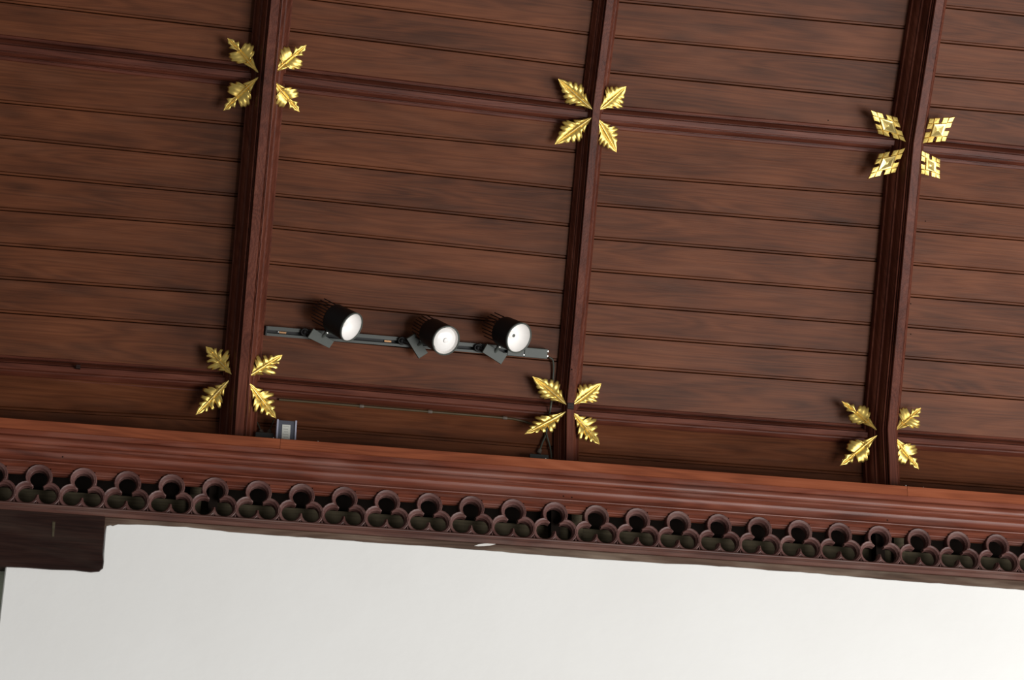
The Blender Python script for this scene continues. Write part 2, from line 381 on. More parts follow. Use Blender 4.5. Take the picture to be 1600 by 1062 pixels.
cov = [(0, .0862), (-.056, .0862), (-.050, .083), (-.0465, .077), (-.045, .070), (-.0455, .062), (-.047, .053), (-.049, .0490), (-.0545, .0480), (-.0555, .0455), (-.0545, .0430),
       (-.050, .0428), (-.040, .0440), (-.036, .0425), (-.032, .0430), (-.029, .0470), (-.012, .0560), (0, .0575)]
obj('cove_moulding', extr(cov, XA, XB), CORN, cornice, smooth=30)
# small crumbs of plaster lying on the shelf edge of the cornice
# ------------------------------------------------------------------ pierced frieze (trim_2)
frieze = empty('trim_2', Vector((1.9, .02, -.03)))
tag(frieze, 'pierced wooden frieze of interlinked trefoils between the cornice and the white wall', 'frieze', kind='structure')
PITCHX = .15; T_D = .036
CT = [Vector((0, 0)), Vector((-.0352, -.0585)), Vector((.0352, -.0585))]
def trefoil_loop(r, y, n=12):
    out = []
    order = [0, 2, 1]                                    # clockwise from the top lobe
    for q in range(3):
        c = CT[order[q]]; prv = CT[order[q-1]]; nx = CT[order[(q+1) % 3]]
        def off(o): return math.acos(min(1, (o-c).length/2/r)) if r > (o-c).length/2 else 0.0
        a0 = math.atan2(prv.y-c.y, prv.x-c.x)-off(prv); a1 = math.atan2(nx.y-c.y, nx.x-c.x)+off(nx)
        while a1 > a0: a1 -= 2*PI
        while a1 < a0-2*PI: a1 += 2*PI
        for i in range(n+1):
            a = a0+(a1-a0)*i/n; out.append((c.x+r*math.cos(a), y, c.y+r*math.sin(a)))
    return out
def tref_vf():
    ls = [(.0455, T_D), (.0460, .004), (.0445, -.001), (.0425, -.0025), (.0405, -.0010), (.0385, -.0005), (.0368, .0000), (.0355, .002), (.0325, .010), (.0305, .012), (.0300, T_D)]
    L2 = [trefoil_loop(r, y) for r, y in ls]
    # the top lobe ring is broader than the two lower ones
    n = 13
    for k, (r, y) in enumerate(ls):
        if r > .038:
            for i in range(n):
                x, yy, z = L2[k][i]; f = 1+(.07 if k < 4 else .03)*math.sin(PI*i/(n-1))
                L2[k][i] = (x*f, yy, z*f)
    V, Fc = loft(L2, caps=False); m = len(L2[0]); k = len(L2)-1
    Fc += [(i, (i+1) % m, k*m+(i+1) % m, k*m+i) for i in range(m)]
    web1 = loft([[(x, y, z) for x, z in ((-.012, -.105), (.012, -.105), (.0, -.078))] for y in (.010, T_D-.004)])
    web2 = loft([[(x, y, z) for x, z in ((.060, -.105), (.090, -.105), (.0768, -.074), (.0732, -.074))] for y in (.010, T_D-.004)])
    cusp = loft([[(x, y, z) for x, z in ((-.0016, -.105), (.0016, -.105), (.0016, -.088), (-.0016, -.088))] for y in (-.0005, .010)])
    cusp2 = loft([[(x, y, z) for x, z in ((.0734, -.105), (.0766, -.105), (.0766, -.085), (.0734, -.085))] for y in (-.0005, .010)])
    return join((V, Fc), web1, web2, cusp, cusp2)
t0 = obj('trefoil', tref_vf(), FRIE, frieze, smooth=35, origin=(0, 0, 0))
i0, i1 = -3, 27
for i in range(i0, i1):
    t = t0 if i == i0 else t0.copy()
    if i != i0: C.objects.link(t)
    t.location = Vector((i*PITCHX+.011, 0, .0075))-frieze.location
obj('top_rail', extr([(.003, .0570), (.003, .0455), (.0055, .0445), (.013, .0440), (.014, .0570)], XA, XB), CORN, frieze, smooth=30)
f0 = None
for i in range(i0, i1-1):
    xc = i*PITCHX+.011+.075
    if f0 is None:
        f0 = f = obj('spandrel_fillet', extr([(.0045, .0440), (.0045, .0350), (.0080, .0340), (.0090, .0295), (.0150, .0285), (.0155, .0240), (.026, .0225), (.026, .0440)], xc-.037, xc+.037), CORN, frieze, smooth=30); fx = xc
    else:
        f = f0.copy(); C.objects.link(f); f.location = f0.location+Vector((xc-fx, 0, 0))
obj('bottom_rail', extr([(.055, -.0895), (-.006, -.0895), (-.012, -.0905), (-.0135, -.0935), (-.0125, -.0965), (-.008, -.0985), (-.008, -.103), (-.011, -.105), (-.011, -.109), (-.006, -.113), (-.002, -.1165), (.055, -.1165)], XA, XB), RAILM, frieze, smooth=30)
obj('lower_board', extr([(.060, -.1175), (.004, -.1175), (.003, -.120), (.006, -.175), (.060, -.175)], XA, XB), DUSTY, frieze)
obj('wall_plate', boxf(((XA+XB)/2, .145, -.08), ((XB-XA)/2, 0, 0), (0, .025, 0), (0, 0, .086), .002), PLATE, frieze)
for x in (332, 866, 1368):
    X = on_plane(x, 790, Vector((0, .09, 0)), Vector((0, 1, 0))).x
    obj('post', boxf((X, .09, .02), (.016, 0, 0), (0, .028, 0), (0, 0, .14)), VOID, frieze)
    obj('post_batten', boxf((X+.085 if x != 332 else X-.06, .105, .01), (.020, 0, 0), (0, .012, 0), (0, 0, .13)), PLATE, frieze)

# ------------------------------------------------------------------ wall
def wpx(x, y, Y=.016): return on_plane(x, y, Vector((0, Y, 0)), Vector((0, 1, 0)))
YW = .002
edge = []      # upper, irregular plaster edge from the left jamb round the timber block and along the board
for x, y in [(8.5, 884), (20, 884.5), (50, 884.5), (74, 886.5), (84, 885), (100, 886), (118, 887.5), (128, 891), (142, 892.5), (153, 891.5), (159.5, 887), (160.6, 878), (161, 864), (162.3, 850), (163.2, 835), (164.3, 826),
             (165.5, 820.5), (172, 819), (176, 820), (184, 817.5), (200, 818), (230, 818.5), (262, 820.5), (290, 821.5), (330, 826), (372, 830.5), (400, 832.5), (450, 836), (520, 841), (600, 847.5),
             (640, 850), (700, 854), (770, 859.5), (840, 865), (900, 869.5), (960, 873.5), (1040, 879), (1090, 880.5), (1110, 882), (1190, 888), (1200, 889.5), (1250, 892), (1320, 898), (1400, 905), (1480, 911), (1560, 917), (1600, 920.5), (1700, 929)]:
    edge.append(wpx(x, y, YW))
edge[-1].x = XB
jit = []
for a, b in zip(edge, edge[1:]):
    jit.append(a); m_ = max(1, int((b-a).length/.03))
    for k in range(1, m_): jit.append(a.lerp(b, k/m_)+Vector((0, 0, random.uniform(-.0012, .0012))))
jit.append(edge[-1]); 
zb = -1.6
left_bot = wpx(8.5, 884, YW)+(wpx(1.0, 950, YW)-wpx(8.5, 884, YW))*((zb-wpx(8.5, 884, YW).z)/(wpx(1.0, 950, YW).z-wpx(8.5, 884, YW).z))
def wall_vf():
    loop = [q.copy() for q in jit]+[Vector((XB, YW, zb)), Vector((left_bot.x, YW, zb))]
    n = len(loop); ins = []
    for i in range(n):
        d = loop[(i+1) % n]-loop[i-1]; d = Vector((d.x, 0, d.z)).normalized()
        ins.append(loop[i]+Vector((d.z, 0, -d.x))*.004)
    back = [Vector((q.x, .20, q.z)) for q in loop]
    lip = [Vector((q.x, YW+.004, q.z)) for q in loop]
    V = ins+lip+back; Fc = [tuple(range(n))]
    for k in range(2):
        for i in range(n): j = (i+1) % n; Fc.append((k*n+i, k*n+j, (k+1)*n+j, (k+1)*n+i))
    return V, Fc
wall = obj('wall_back', wall_vf(), PLASTER)
tag(wall, 'plain white painted plaster wall below the pierced wooden frieze', 'wall', kind='structure')
# grey green recess beyond the left end of the plaster
gw = obj('wall_left', boxf(((left_bot.x-.95), .06, -.90), (.95, 0, 0), (0, .012, 0), (0, 0, .70), .002), GREEN)
gw.location.x = left_bot.x-.95+.26
tag(gw, 'grey green painted recess at the far left edge beside the white plaster', 'wall', kind='structure')
# dark timber block below the frieze
bl = []
P0 = wpx(161, 850, -.004)
zt = wpx(80, 806, -.004).z
outl = [(-60, 880), (0, 884.5), (40, 886), (80, 889), (115, 890), (140, 893), (155, 892), (161, 886), (162, 876), (160.5, 862), (162.5, 845), (163.5, 822), (164, 813), (164, 806), (-60, 792)]
pl = [wpx(x, y, -.006) for x, y in outl]
pl[0].x = XA; pl[-1].x = XA
for q in pl[-3:]: q.z = -.1172
cen = sum(pl, Vector())/len(pl)
lo_ = [q+(cen-q)*.008 for q in pl]
beam = obj('timber_pad', loft([[q for q in lo_], [Vector((q.x, -.002, q.z)) for q in pl], [Vector((q.x, .12, q.z)) for q in pl]]), DARKW)
tag(beam, 'dark stained timber pad with ragged plaster edge, under the left end of the frieze', 'timber beam', kind='structure')

# ------------------------------------------------------------------ gilded leaves
def leaf_template(kind):
    # half outline, (a along the midrib 0..1, b sideways, lift, notch?)
    if kind == 'oak':
        H = [(0, 0, 0), (.06, .030, .3), (.16, .085, .7), (.26, .150, .8), (.32, .175, .5), (.30, .100, -.3), (.33, .075, -.8), (.34, .22, .3), (.35, .30, .8), (.385, .345, 1), (.41, .32, .4), (.44, .36, .7), (.465, .425, 1), (.50, .44, .9), (.515, .385, .3), (.55, .40, .8),
             (.585, .405, 1), (.60, .345, .4), (.625, .33, .7), (.66, .315, .9), (.655, .24, .5), (.63, .15, 0), (.60, .065, -.9), (.68, .095, -.1), (.73, .165, .6), (.775, .195, .9), (.785, .13, .3), (.81, .085, .1), (.85, .110, .5), (.89, .105, .7), (.93, .05, .4), (1, 0, .3)]
    elif kind == 'acanthus':
        H = [(0, 0, 0), (.07, .050, .3), (.15, .110, .6), (.17, .080, .1), (.25, .19, .6), (.31, .245, .9), (.315, .17, .1), (.30, .115, -.4), (.37, .22, .2), (.385, .315, .8), (.43, .385, 1), (.455, .33, .3), (.49, .42, .8), (.535, .455, 1),
             (.565, .40, .7), (.545, .28, -.1), (.515, .17, -.7), (.60, .23, .1), (.64, .325, .8), (.69, .30, 1), (.685, .22, .2), (.665, .13, -.5), (.73, .17, .2), (.775, .215, .9), (.81, .18, .7), (.80, .11, 0), (.86, .12, .5), (.90, .095, .6), (.95, .045, .5), (1, 0, .4)]
    elif kind == 'serrated':
        H = [(0, 0, 0), (.08, .06, .3), (.17, .13, .5), (.18, .115, .1), (.27, .22, .6), (.33, .29, .8), (.34, .255, .3), (.335, .21, .1), (.39, .27, .4), (.43, .385, .9), (.455, .41, .8), (.465, .37, .3), (.50, .43, .7), (.545, .445, .9), (.56, .40, .6),
             (.55, .31, .0), (.575, .31, .2), (.61, .36, .8), (.665, .335, .9), (.67, .29, .5), (.65, .22, .0), (.685, .22, .2), (.72, .255, .8), (.775, .225, .8), (.79, .16, .3), (.85, .135, .6), (.90, .10, .6), (.95, .05, .4), (1, 0, .3)]
    else:   # 'lozenge': square blocks round a raised diamond
        H = [(0, 0, 0), (.10, .075, .5), (.20, .155, .6), (.215, .095, -.1), (.24, .09, -.3), (.25, .21, .5), (.335, .295, .6), (.35, .235, 0), (.345, .13, -.6), (.385, .14, -.6), (.40, .32, .4), (.47, .425, .6), (.485, .36, .1), (.515, .36, .1), (.53, .42, .6), (.60, .355, .6),
             (.615, .17, -.6), (.655, .16, -.6), (.65, .28, .2), (.67, .30, .5), (.745, .225, .6), (.755, .13, -.2), (.78, .115, -.2), (.80, .165, .5), (.90, .09, .6), (1, 0, .5)]
    return H
CR = {'oak': 1, 'acanthus': 1, 'serrated': 1, 'lozenge': 1}
def leaf(kind, fc, B, T, P, Q, hB, hT, name_label, m=GOLD, curl=1.0):
    n = FACET[fc][2]
    b3 = px_facet(fc, *B, hB); t3 = px_facet(fc, *T, hT); hm = (hB+hT)/2
    p3 = px_facet(fc, *P, hm*.80); q3 = px_facet(fc, *Q, hm*.80)
    Hh = leaf_template(kind); relief = (t3-b3).length*.075*curl
    def pos(a, b, h):
        u, v = a+b, a-b
        return b3*(1-u)*(1-v)+p3*u*(1-v)+q3*v*(1-u)+t3*u*v+n*h
    fr = [0, .10, .35, .65, .88, 1]
    if kind == 'lozenge': fr = [0, .12, .45, .62, .85, 1]
    V = []; Fc = []; nH = len(Hh)
    # midrib foot for each outline point: veins run forward
    def foot(i): a = Hh[i][0]; return max(0, min(1, a-.22*Hh[i][1]-.02*(Hh[i][1] > 0)))
    feet = [foot(i) for i in range(nH)]
    for i in range(1, nH): feet[i] = max(feet[i], feet[i-1])
    feet[-1] = 1
    for side in (1, -1):
        base = len(V)
        for i, (a, b, lf) in enumerate(Hh):
            for k, f in enumerate(fr):
                aa = feet[i]+(a-feet[i])*f; bb = b*f*side*(1.13 if kind != 'lozenge' else 1)
                env = math.sin(PI*min(1, max(0, feet[i]))**.8)*.9+.1
                if kind == 'lozenge':
                    h = relief*( .55 if f < .5 else -.1 if f < .7 else .35*lf )*(1 if b > .1 else .6)
                    if f < .3: h = relief*.15
                else:
                    h = relief*env*(-.45*math.exp(-((f-.18)/.14)**2) + .55*math.sin(PI*min(1, f*.9)**.9) + .45*lf*f - .25*f*f)
                    if f == 0: h = relief*env*.25
                V.append(pos(aa, bb, h))
        K = len(fr)
        for i in range(nH-1):
            for k in range(K-1):
                q4 = (base+i*K+k, base+i*K+k+1, base+(i+1)*K+k+1, base+(i+1)*K+k)
                Fc.append(q4 if side == 1 else q4[::-1])
    root = empty('gilded_leaf', b3)
    tag(root, name_label, 'leaf ornament', group='gilded carved leaves at the rib crossings')
    if kind == 'lozenge':
        def uv(u, v, h): return pos((u+v)/2, (u-v)/2, h)
        def slab(pts, h0, h1, ins): 
            cu = sum(p[0] for p in pts)/len(pts); cv = sum(p[1] for p in pts)/len(pts)
            return loft([[uv(u, v, h0) for u, v in pts], [uv(u, v, h1-.0015) for u, v in pts], [uv(u+(cu-u)*ins, v+(cv-v)*ins, h1) for u, v in pts]])
        def cut(n_): return n_
        o_, n_ = .19, .10       # plate inset; depth of the holes
        ring = []
        sides = [((o_, o_), (1-o_, o_), (0, 1)), ((1-o_, o_), (1-o_, 1-o_), (-1, 0)), ((1-o_, 1-o_), (o_, 1-o_), (0, -1)), ((o_, 1-o_), (o_, o_), (1, 0))]
        for (u0, v0), (u1, v1), (du, dv) in sides:
            for t, dp in ((0, 0), (.42, 0), (.43, n_), (.57, n_), (.58, 0)): ring.append((u0+(u1-u0)*t+du*dp, v0+(v1-v0)*t+dv*dp))
        parts_ = [slab(ring, -.004, .003, .02)]
        L_k, W_k = .0, .235
        for a0, a1 in ((.232, .435), (.565, .768)):
            for sw in (0, 1):
                for lo, hi in ((.02, .235), (.765, .98)):
                    q = [(a0, lo), (a1, lo), (a1, hi), (a0, hi)]
                    parts_.append(slab([(y_, x_) if sw else (x_, y_) for x_, y_ in q], -.004, .0055, .10))
        for q in ([(0, 0), (.205, .03), (.225, .225), (.03, .205)], [(1, 1), (.795, .97), (.775, .775), (.97, .795)],
                  [(.80, .03), (.98, .02), (.97, .20), (.775, .225)], [(.03, .80), (.02, .98), (.20, .97), (.225, .775)]):
            parts_.append(slab(q, -.004, .0065, .14))
        obj('blade', join(*parts_), m, root)
        rt = []
        for k_, hh in ((.215, .002), (.26, .012), (.33, .0105), (.46, .005)):
            rt.append([uv(k_, k_, hh), uv(1-k_, k_, hh), uv(1-k_, 1-k_, hh), uv(k_, 1-k_, hh)])
        obj('boss', loft(rt), GOLD2, root)
        return root
    o = obj('blade', (V, Fc), m, root, smooth=50)
    bm = bmesh.new(); bm.from_mesh(o.data); bmesh.ops.remove_doubles(bm, verts=bm.verts, dist=1e-5)
    bmesh.ops.dissolve_degenerate(bm, edges=bm.edges, dist=1e-6); bmesh.ops.recalc_face_normals(bm, faces=bm.faces)
    sgn = sum((f.normal.dot(n)*f.calc_area() for f in bm.faces))
    if sgn < 0: bmesh.ops.reverse_faces(bm, faces=bm.faces)
    bm.to_mesh(o.data); bm.free(); o.data.shade_smooth(); o.data.set_sharp_from_angle(angle=math.radians(50))
    md = o.modifiers.new('thickness', 'SOLIDIFY'); md.thickness = .0045; md.offset = -1
    if True:
        side_v = (p3-q3).normalized(); pts = [.0, .08, .25, .45, .65, .82, .96]
        wd = {'oak': .010, 'acanthus': .019, 'serrated': .020}[kind]
        loops = []
        for a in pts:
            wv = wd*(t3-b3).length*2.2*(1-a*.8)*(.35+.65*min(1, a*6))
            env = math.sin(PI*a**.8)*.9+.1
            c = pos(a, 0, relief*env*.25); hgt = wv*.8
            loops.append([c-side_v*wv-n*.002, c-side_v*wv*.5+n*hgt*.8, c+n*hgt, c+side_v*wv*.5+n*hgt*.8, c+side_v*wv-n*.002])
        obj('midrib', loft(loops), GOLD2, root, smooth=60)
    return root
LEAVES = [
 # upper left crossing
 ('oak', 'A', (403, 113), (355, 59), (359, 94), (396, 70), .12, .07, 'gilded oak-like leaf, upper left one of four at the top left rib crossing'),
 ('oak', 'A', (427, 114), (479, 70), (470, 107), (438, 74), .12, .07, 'gilded oak-like leaf, upper right one of four at the top left rib crossing'),
 ('oak', 'B', (403, 121), (349, 173), (358, 130), (389, 165), .12, .07, 'gilded oak-like leaf, lower left one of four at the top left rib crossing'),
 ('oak', 'B', (426, 125), (468, 175), (465, 140), (431, 165), .12, .07, 'gilded oak-like leaf, lower right one of four at the top left rib crossing'),
 # upper middle
 ('serrated', 'A', (926, 171), (872, 123), (884, 162), (910, 132), .075, .05, 'gilded slit-edged pointed leaf, upper left one at the top middle crossing on the thin rib'),
 ('serrated', 'A', (936, 171.5), (978.5, 135), (971.5, 169), (946.5, 136), .075, .05, 'gilded slit-edged pointed leaf, upper right one at the top middle crossing on the thin rib'),
 ('serrated', 'B', (925, 183.5), (866.5, 225.5), (880, 188.5), (907, 220), .075, .05, 'gilded slit-edged pointed leaf, lower left one at the top middle crossing on the thin rib'),
 ('serrated', 'B', (933, 185), (963.5, 238), (964.7, 199), (935, 224.6), .075, .05, 'gilded slit-edged pointed leaf, lower right one at the top middle crossing on the thin rib'),
 # upper right
 ('lozenge', 'A', (1415, 221.5), (1359.5, 171.5), (1371, 209), (1402, 182.5), .12, .08, 'gilded lozenge ornament with block edge, upper left of the top right rib crossing'),
 ('lozenge', 'A', (1440, 224), (1491.5, 182), (1477, 221), (1451, 184), .12, .08, 'gilded lozenge ornament with block edge, upper right of the top right rib crossing'),
 ('lozenge', 'B', (1414, 231), (1355.5, 279.5), (1372.5, 239.5), (1399, 270), .12, .08, 'gilded lozenge ornament with block edge, lower left of the top right rib crossing'),
 ('lozenge', 'B', (1438, 234), (1468, 279.5), (1469, 249), (1437.5, 272), .12, .08, 'small gilded lozenge ornament, lower right of the top right rib crossing'),
 # lower left
 ('acanthus', 'B', (361, 584), (321.5, 541), (324.5, 576.5), (358.5, 548), .12, .07, 'gilded squarish acanthus leaf, upper left one at the bottom left rib crossing'),
 ('acanthus', 'B', (387.5, 588), (441.5, 554), (429, 585), (399, 555.5), .12, .07, 'gilded acanthus leaf with straight midrib, upper right one at the bottom left rib crossing'),
 ('acanthus', 'C', (357, 594.5), (305.5, 648), (319, 606), (346, 636), .12, .07, 'gilded long acanthus leaf, lower left one at the bottom left rib crossing'),
 ('acanthus', 'C', (388.5, 598), (431.5, 653.5), (426, 613.5), (396, 642), .12, .07, 'brightly shining gilded acanthus leaf just above the small grey box'),
 # lower middle
 ('serrated', 'B', (885, 632), (832, 588), (845, 622), (873.5, 596), .075, .06, 'gilded curled leaf below the right end of the light track, beside the thin rib'),
 ('serrated', 'B', (894, 632.5), (939.5, 598.5), (931.5, 628.5), (903.5, 601.5), .075, .05, 'gilded leaf, upper right one at the bottom middle crossing with the square peg'),
 ('acanthus', 'C', (884, 643), (820, 677.5), (838, 650.5), (864.5, 674.5), .075, .09, 'gilded long curled leaf over the crossed cables, lower left at the pegged crossing'),
 ('acanthus', 'C', (895, 644.5), (937, 694), (930, 653.5), (903.5, 685), .075, .05, 'bright gilded leaf, lower right one at the bottom middle crossing with the square peg'),
 # lower right
 ('oak', 'B', (1369.5, 671), (1315, 626.5), (1329, 660), (1356, 635.5), .12, .07, 'gilded oak-like leaf, upper left one of four at the bottom right rib crossing'),
 ('oak', 'B', (1398.5, 672.5), (1439, 637), (1436, 668), (1405.5, 637), .12, .07, 'gilded oak-like leaf, upper right one of four at the bottom right rib crossing'),
 ('oak', 'C', (1370, 680), (1312.5, 727.5), (1326, 689), (1354, 720.5), .12, .07, 'gilded oak-like leaf, lower left one of four at the bottom right rib crossing'),
 ('oak', 'C', (1396, 682), (1436, 733), (1431, 696.5), (1403, 722), .12, .07, 'gilded oak-like leaf, lower right one of four at the bottom right rib crossing')]
for lf in LEAVES: leaf(*lf)

# ------------------------------------------------------------------ light track with three spotlights
NB = FACET['B'][2]; EB = FACET['B'][1]
def pB(x, y, h): return px_facet('B', x, y, h)
tL, tR = pB(415, 516.5, .035), pB(856, 553, .035)
tdir = (tR-tL).normalized(); tup = NB.cross(tdir).normalized()
if tup.z < 0: tup = -tup
track = empty('light_track', (tL+tR)/2)
tag(track, 'long dark grey light track mounted across one ceiling panel between two ribs', 'light track')
mid = (tL+tR)/2; hl = (tR-tL).length/2
def trk_box(a, b, s0, s1, h0, h1, m, name, ch=0):      # a,b metres along from the left end; s across; h above boards relative
    c = tL+tdir*((a+b)/2)+tup*((s0+s1)/2)+NB*((h0+h1)/2-.035)
    return obj(name, boxf(c, tdir*((b-a)/2), tup*((s1-s0)/2), NB*((h1-h0)/2), ch), m, track)
Lt = 2*hl
sec = [(-.017, .004), (-.017, .036), (-.008, .036), (-.008, .012), (.004, .012), (.004, .036), (.017, .036), (.017, .004)]
def tsec(a): return [tL+tdir*a+tup*s+NB*(h-.035) for s, h in sec]
obj('rail', loft([tsec(.004), tsec(Lt-.085)]), TRACKM, track)
trk_box(.006, Lt-.086, -.0078, .0038, .0115, .0135, GROOVE, 'channel')
trk_box(0, .005, -.017, .017, .004, .037, GROOVE, 'end_cap')
trk_box(.05, .075, -.005, .001, .0135, .020, COPPER, 'contact')
trk_box(.045, .049, -.003, .001, .0135, .022, STEEL, 'screw')
trk_box(.43, .455, -.005, .001, .0135, .020, COPPER, 'contact')
trk_box(Lt-.150, Lt-.086, -.018, .018, .004, .038, TRACKM, 'coupler', .002)
trk_box(Lt-.088, Lt-.002, -.018, .018, .004, .041, GREY, 'power_feed', .002)
for s in (-.008, .010): trk_box(Lt-.003, Lt+.003, s-.003, s+.003, .022, .028, STEEL, 'screw')
trk_box(Lt-.091, Lt-.087, -.012, -.008, .038, .0425, STEEL, 'screw')
# standoff clips that hold the rail to the boards
for a in (.06, .5, .95): trk_box(a-.012, a+.012, -.012, .012, -.004, .006, GROOVE, 'clip')

def spotlight(cx, cy, vx, vy, ratio, dia, body_px, box, boxh, knob, label, bulb, fins=9, h_front=.15):
    """cx,cy centre of the open front; (vx,vy) image direction back->front; ratio = minor/major of the opening"""
    S = F_PX/((pB(cx, cy, h_front)-CAM).dot(FWD))
    fc = pB(cx, cy, h_front)
    vd = (CAM-fc).normalized()
    R_ = (RIGHT-vd*RIGHT.dot(vd)).normalized(); U2 = vd.cross(R_)
    if U2.dot(UP) < 0: U2 = -U2
    l = math.hypot(vx, vy); tr = (R_*vx/l - U2*vy/l)
    ax = (tr*math.sqrt(1-ratio*ratio)+vd*ratio).normalized()          # points out of the opening
    r = dia/2/S; Lb = body_px/S/math.sqrt(1-ratio*ratio)
    fl = .064; rn = ax.dot(NB)
    h2 = .042+(Lb+fl)*rn+r*.9*math.sqrt(1-rn*rn)*.35
    fc = pB(cx, cy, h2)
    root = empty('spotlight', fc-ax*Lb)
    tag(root, label, 'spotlight', group='black spotlights on the light track')
    # housing with a real cavity
    prof = [(-Lb, r*.05), (-Lb, r*.90), (-Lb+.004, r*.96), (-Lb*.5, r*.99), (-.004, r*1.02), (-.001, r*1.02), (0, r*1.0), (0, r*.955), (-.003, r*.94), (-.006, r*.93)]
    V, Fc = revolve(fc, ax, prof, 40)
    Fc = Fc[:-1]
    obj('housing', (V, Fc), BLACK, root, smooth=35)
    # white reflector bowl
    pr = [(-.002, r*.945), (-.010, r*.90), (-.024, r*.74), (-.036, r*.50), (-.042, r*.26)]
    V, Fc = revolve(fc, ax, pr, 40); Fc = Fc[:-2]
    rf = obj('reflector', (V, Fc), WHITE, root, smooth=60)
    # bezel
    V, Fc = revolve(fc, ax, [(-.002, r*.935), (.0015, r*.945), (.0025, r*.975), (.0010, r*1.025), (-.004, r*1.03)], 40); Fc = Fc[:-2]
    obj('bezel', (V, Fc), GREY, root, smooth=50)
    if bulb == 'lens':
        obj('lens', revolve(fc, ax, [(-.016, r*.80), (-.012, r*.83), (-.008, r*.80), (-.004, r*.52), (-.003, r*.01)], 40), LENS, root, smooth=60)
        obj('lamp_tip', revolve(fc, ax, [(-.006, .010), (0.001, .009), (.003, .003)], 20), WHITE, root, smooth=60)
    else:
        obj('lamp_tip', revolve(fc, ax, [(-.042, r*.27), (-.036, r*.26), (-.032, r*.20), (-.031, r*.02)], 24), LENS, root, smooth=50)
        obj('emitter', revolve(fc, ax, [(-.0315, .006), (-.0295, .006), (-.029, .002)], 20), WHITE if bulb == 'deep' else GREY, root, smooth=50)
    # heat sink fins: thin blades standing on the back
    fr = (vd-ax*vd.dot(ax)).normalized(); sd = ax.cross(fr).normalized()
    for k in range(fins):
        t = -1+2*(k+.5)/fins; off = r*.93*t; hw = r*.93*math.sqrt(max(0, 1-t*t))
        lk = fl*(1.0-.10*abs(t))
        q0 = fc-ax*(Lb-.001)+sd*off; th = sd*.0019
        vs4 = [q0-fr*hw, q0+fr*hw, q0+fr*(hw*.93)-ax*lk, q0-fr*(hw*.93)-ax*lk]
        obj('fin', loft([[v-th for v in vs4], [v+th for v in vs4]]), FINM, root)
    # driver box: four corners seen + thickness back towards the track
    c4 = [pB(x, y, boxh) for x, y in box]
    bk = [c-NB*.030 for c in c4]; ce = sum(c4, Vector())/4
    fr4 = [c+(ce-c)*.04 for c in c4]; fr4 = [c+NB*.0012 for c in fr4]
    obj('driver_box', loft([fr4, c4, bk]), GREY, root)
    # knob on the rail and swivel arm, hinge pin between box and housing
    kp = pB(knob[0], knob[1], .037)
    obj('adapter_knob', join(revolve(kp, NB, [(0, .0155), (.012, .0150), (.014, .013), (.014, .010), (.010, .009)], 24), revolve(kp, NB, [(.006, .0075), (.016, .0075), (.018, .005)], 16)), BLACK, root, smooth=40)
    obj('swivel_arm', tube([kp+NB*.010, (kp+ce)/2+NB*.006, ce-NB*.012], .0065, 10), BLACK, root, smooth=60)
    bc = fc-ax*(Lb*.72)
    near = min(c4, key=lambda c: (c-bc).length)
    hp = ce+(bc-ce)*.30
    obj('hinge', join(tube([ce-NB*.008, bc], .0060, 10), revolve(hp, (bc-ce).normalized(), [(0, .0085), (.005, .0085), (.0052, .006), (.009, .006), (.0092, .0085), (.013, .0085)], 16)), GREY, root, smooth=40)
    pin = hp+(bc-ce).normalized()*.004+NB*.009
    obj('hinge_screw', revolve(pin, NB, [(0, .0045), (.002, .0045), (.003, .002)], 14), STEEL, root, smooth=40)
    return root
spotlight(549.6, 511.3, 32, 17, .60, 47.5, 34, [(489.7, 513), (521.8, 533), (514.5, 543.8), (480.5, 527)], .075, (476, 518.5), 'leftmost black finned spotlight on the track, its white bowl turned most to the right', 'deep')
spotlight(697, 532, 24, 14, .84, 46.5, 27, [(635.4, 529), (648.4, 521), (668.7, 551), (654.5, 560)], .075, (627.5, 532), 'middle black finned spotlight on the track with a frosted lens facing the viewer', 'lens')
spotlight(811, 528, 28, 13, .73, 48.5, 28, [(761, 537), (792.7, 554), (783, 569), (753.5, 550)], .075, (746.5, 543), 'rightmost black finned spotlight on the track, nearest the thin rib', 'open')

# ------------------------------------------------------------------ conduit, cables, boxes
def pC(x, y, h): return px_facet('C', x, y, h)
cond = [pC(436, 624, .012), pC(500, 629, .012), pC(560, 634, .012), pC(640, 640.5, .012), pC(720, 647, .012), pC(790, 653, .012), pC(812, 656.5, .012), pC(830, 662, .010)]
cr = empty('conduit', cond[3])
tag(cr, 'thin brown metal conduit running under the lower purlin between two ribs', 'conduit')
obj('pipe', tube(smooth_pts(cond, 5), .0048, 8), CONDM, cr, smooth=60)
for x, y in ((565, 634.4), (672, 643), (789, 652.8)):
    c = pC(x, y, .012); d = (cond[5]-cond[1]).normalized()
    obj('coupling', revolve(c-d*.008, d, [(0, .0058), (.003, .0065), (.013, .0065), (.016, .0058)], 12), GLAND, cr, smooth=40)
def cable(pts, r, label, name='cable', m=CABLE, end=True):
    root = empty(name, pts[-1]); tag(root, label, 'cable')
    obj('sheath', tube(smooth_pts(pts, 6), r, 8), m, root, smooth=60)
    if end:
        d = (Vector(pts[-1])-Vector(pts[-2])).normalized()
        obj('gland', revolve(Vector(pts[-1])-d*.012, d, [(0, .004), (.002, .0075), (.010, .0085), (.016, .0085), (.018, .005)], 14), GLAND, root, smooth=40)
    return root
cable([pB(858, 558, .02), pB(863.5, 562, .018), pB(865, 575, .014), pB(864, 592, .012), pB(863, 612, .012), L_*1.0+Vector((pB(861, 628, .07).x, 0, 0))+NL*.074, pC(857, 655, .03), pC(853, 678, .012), pC(848, 690, .012), pC(842.5, 706, .012)], .0036,
      'dark cable from the right end of the light track down beside the thin rib')
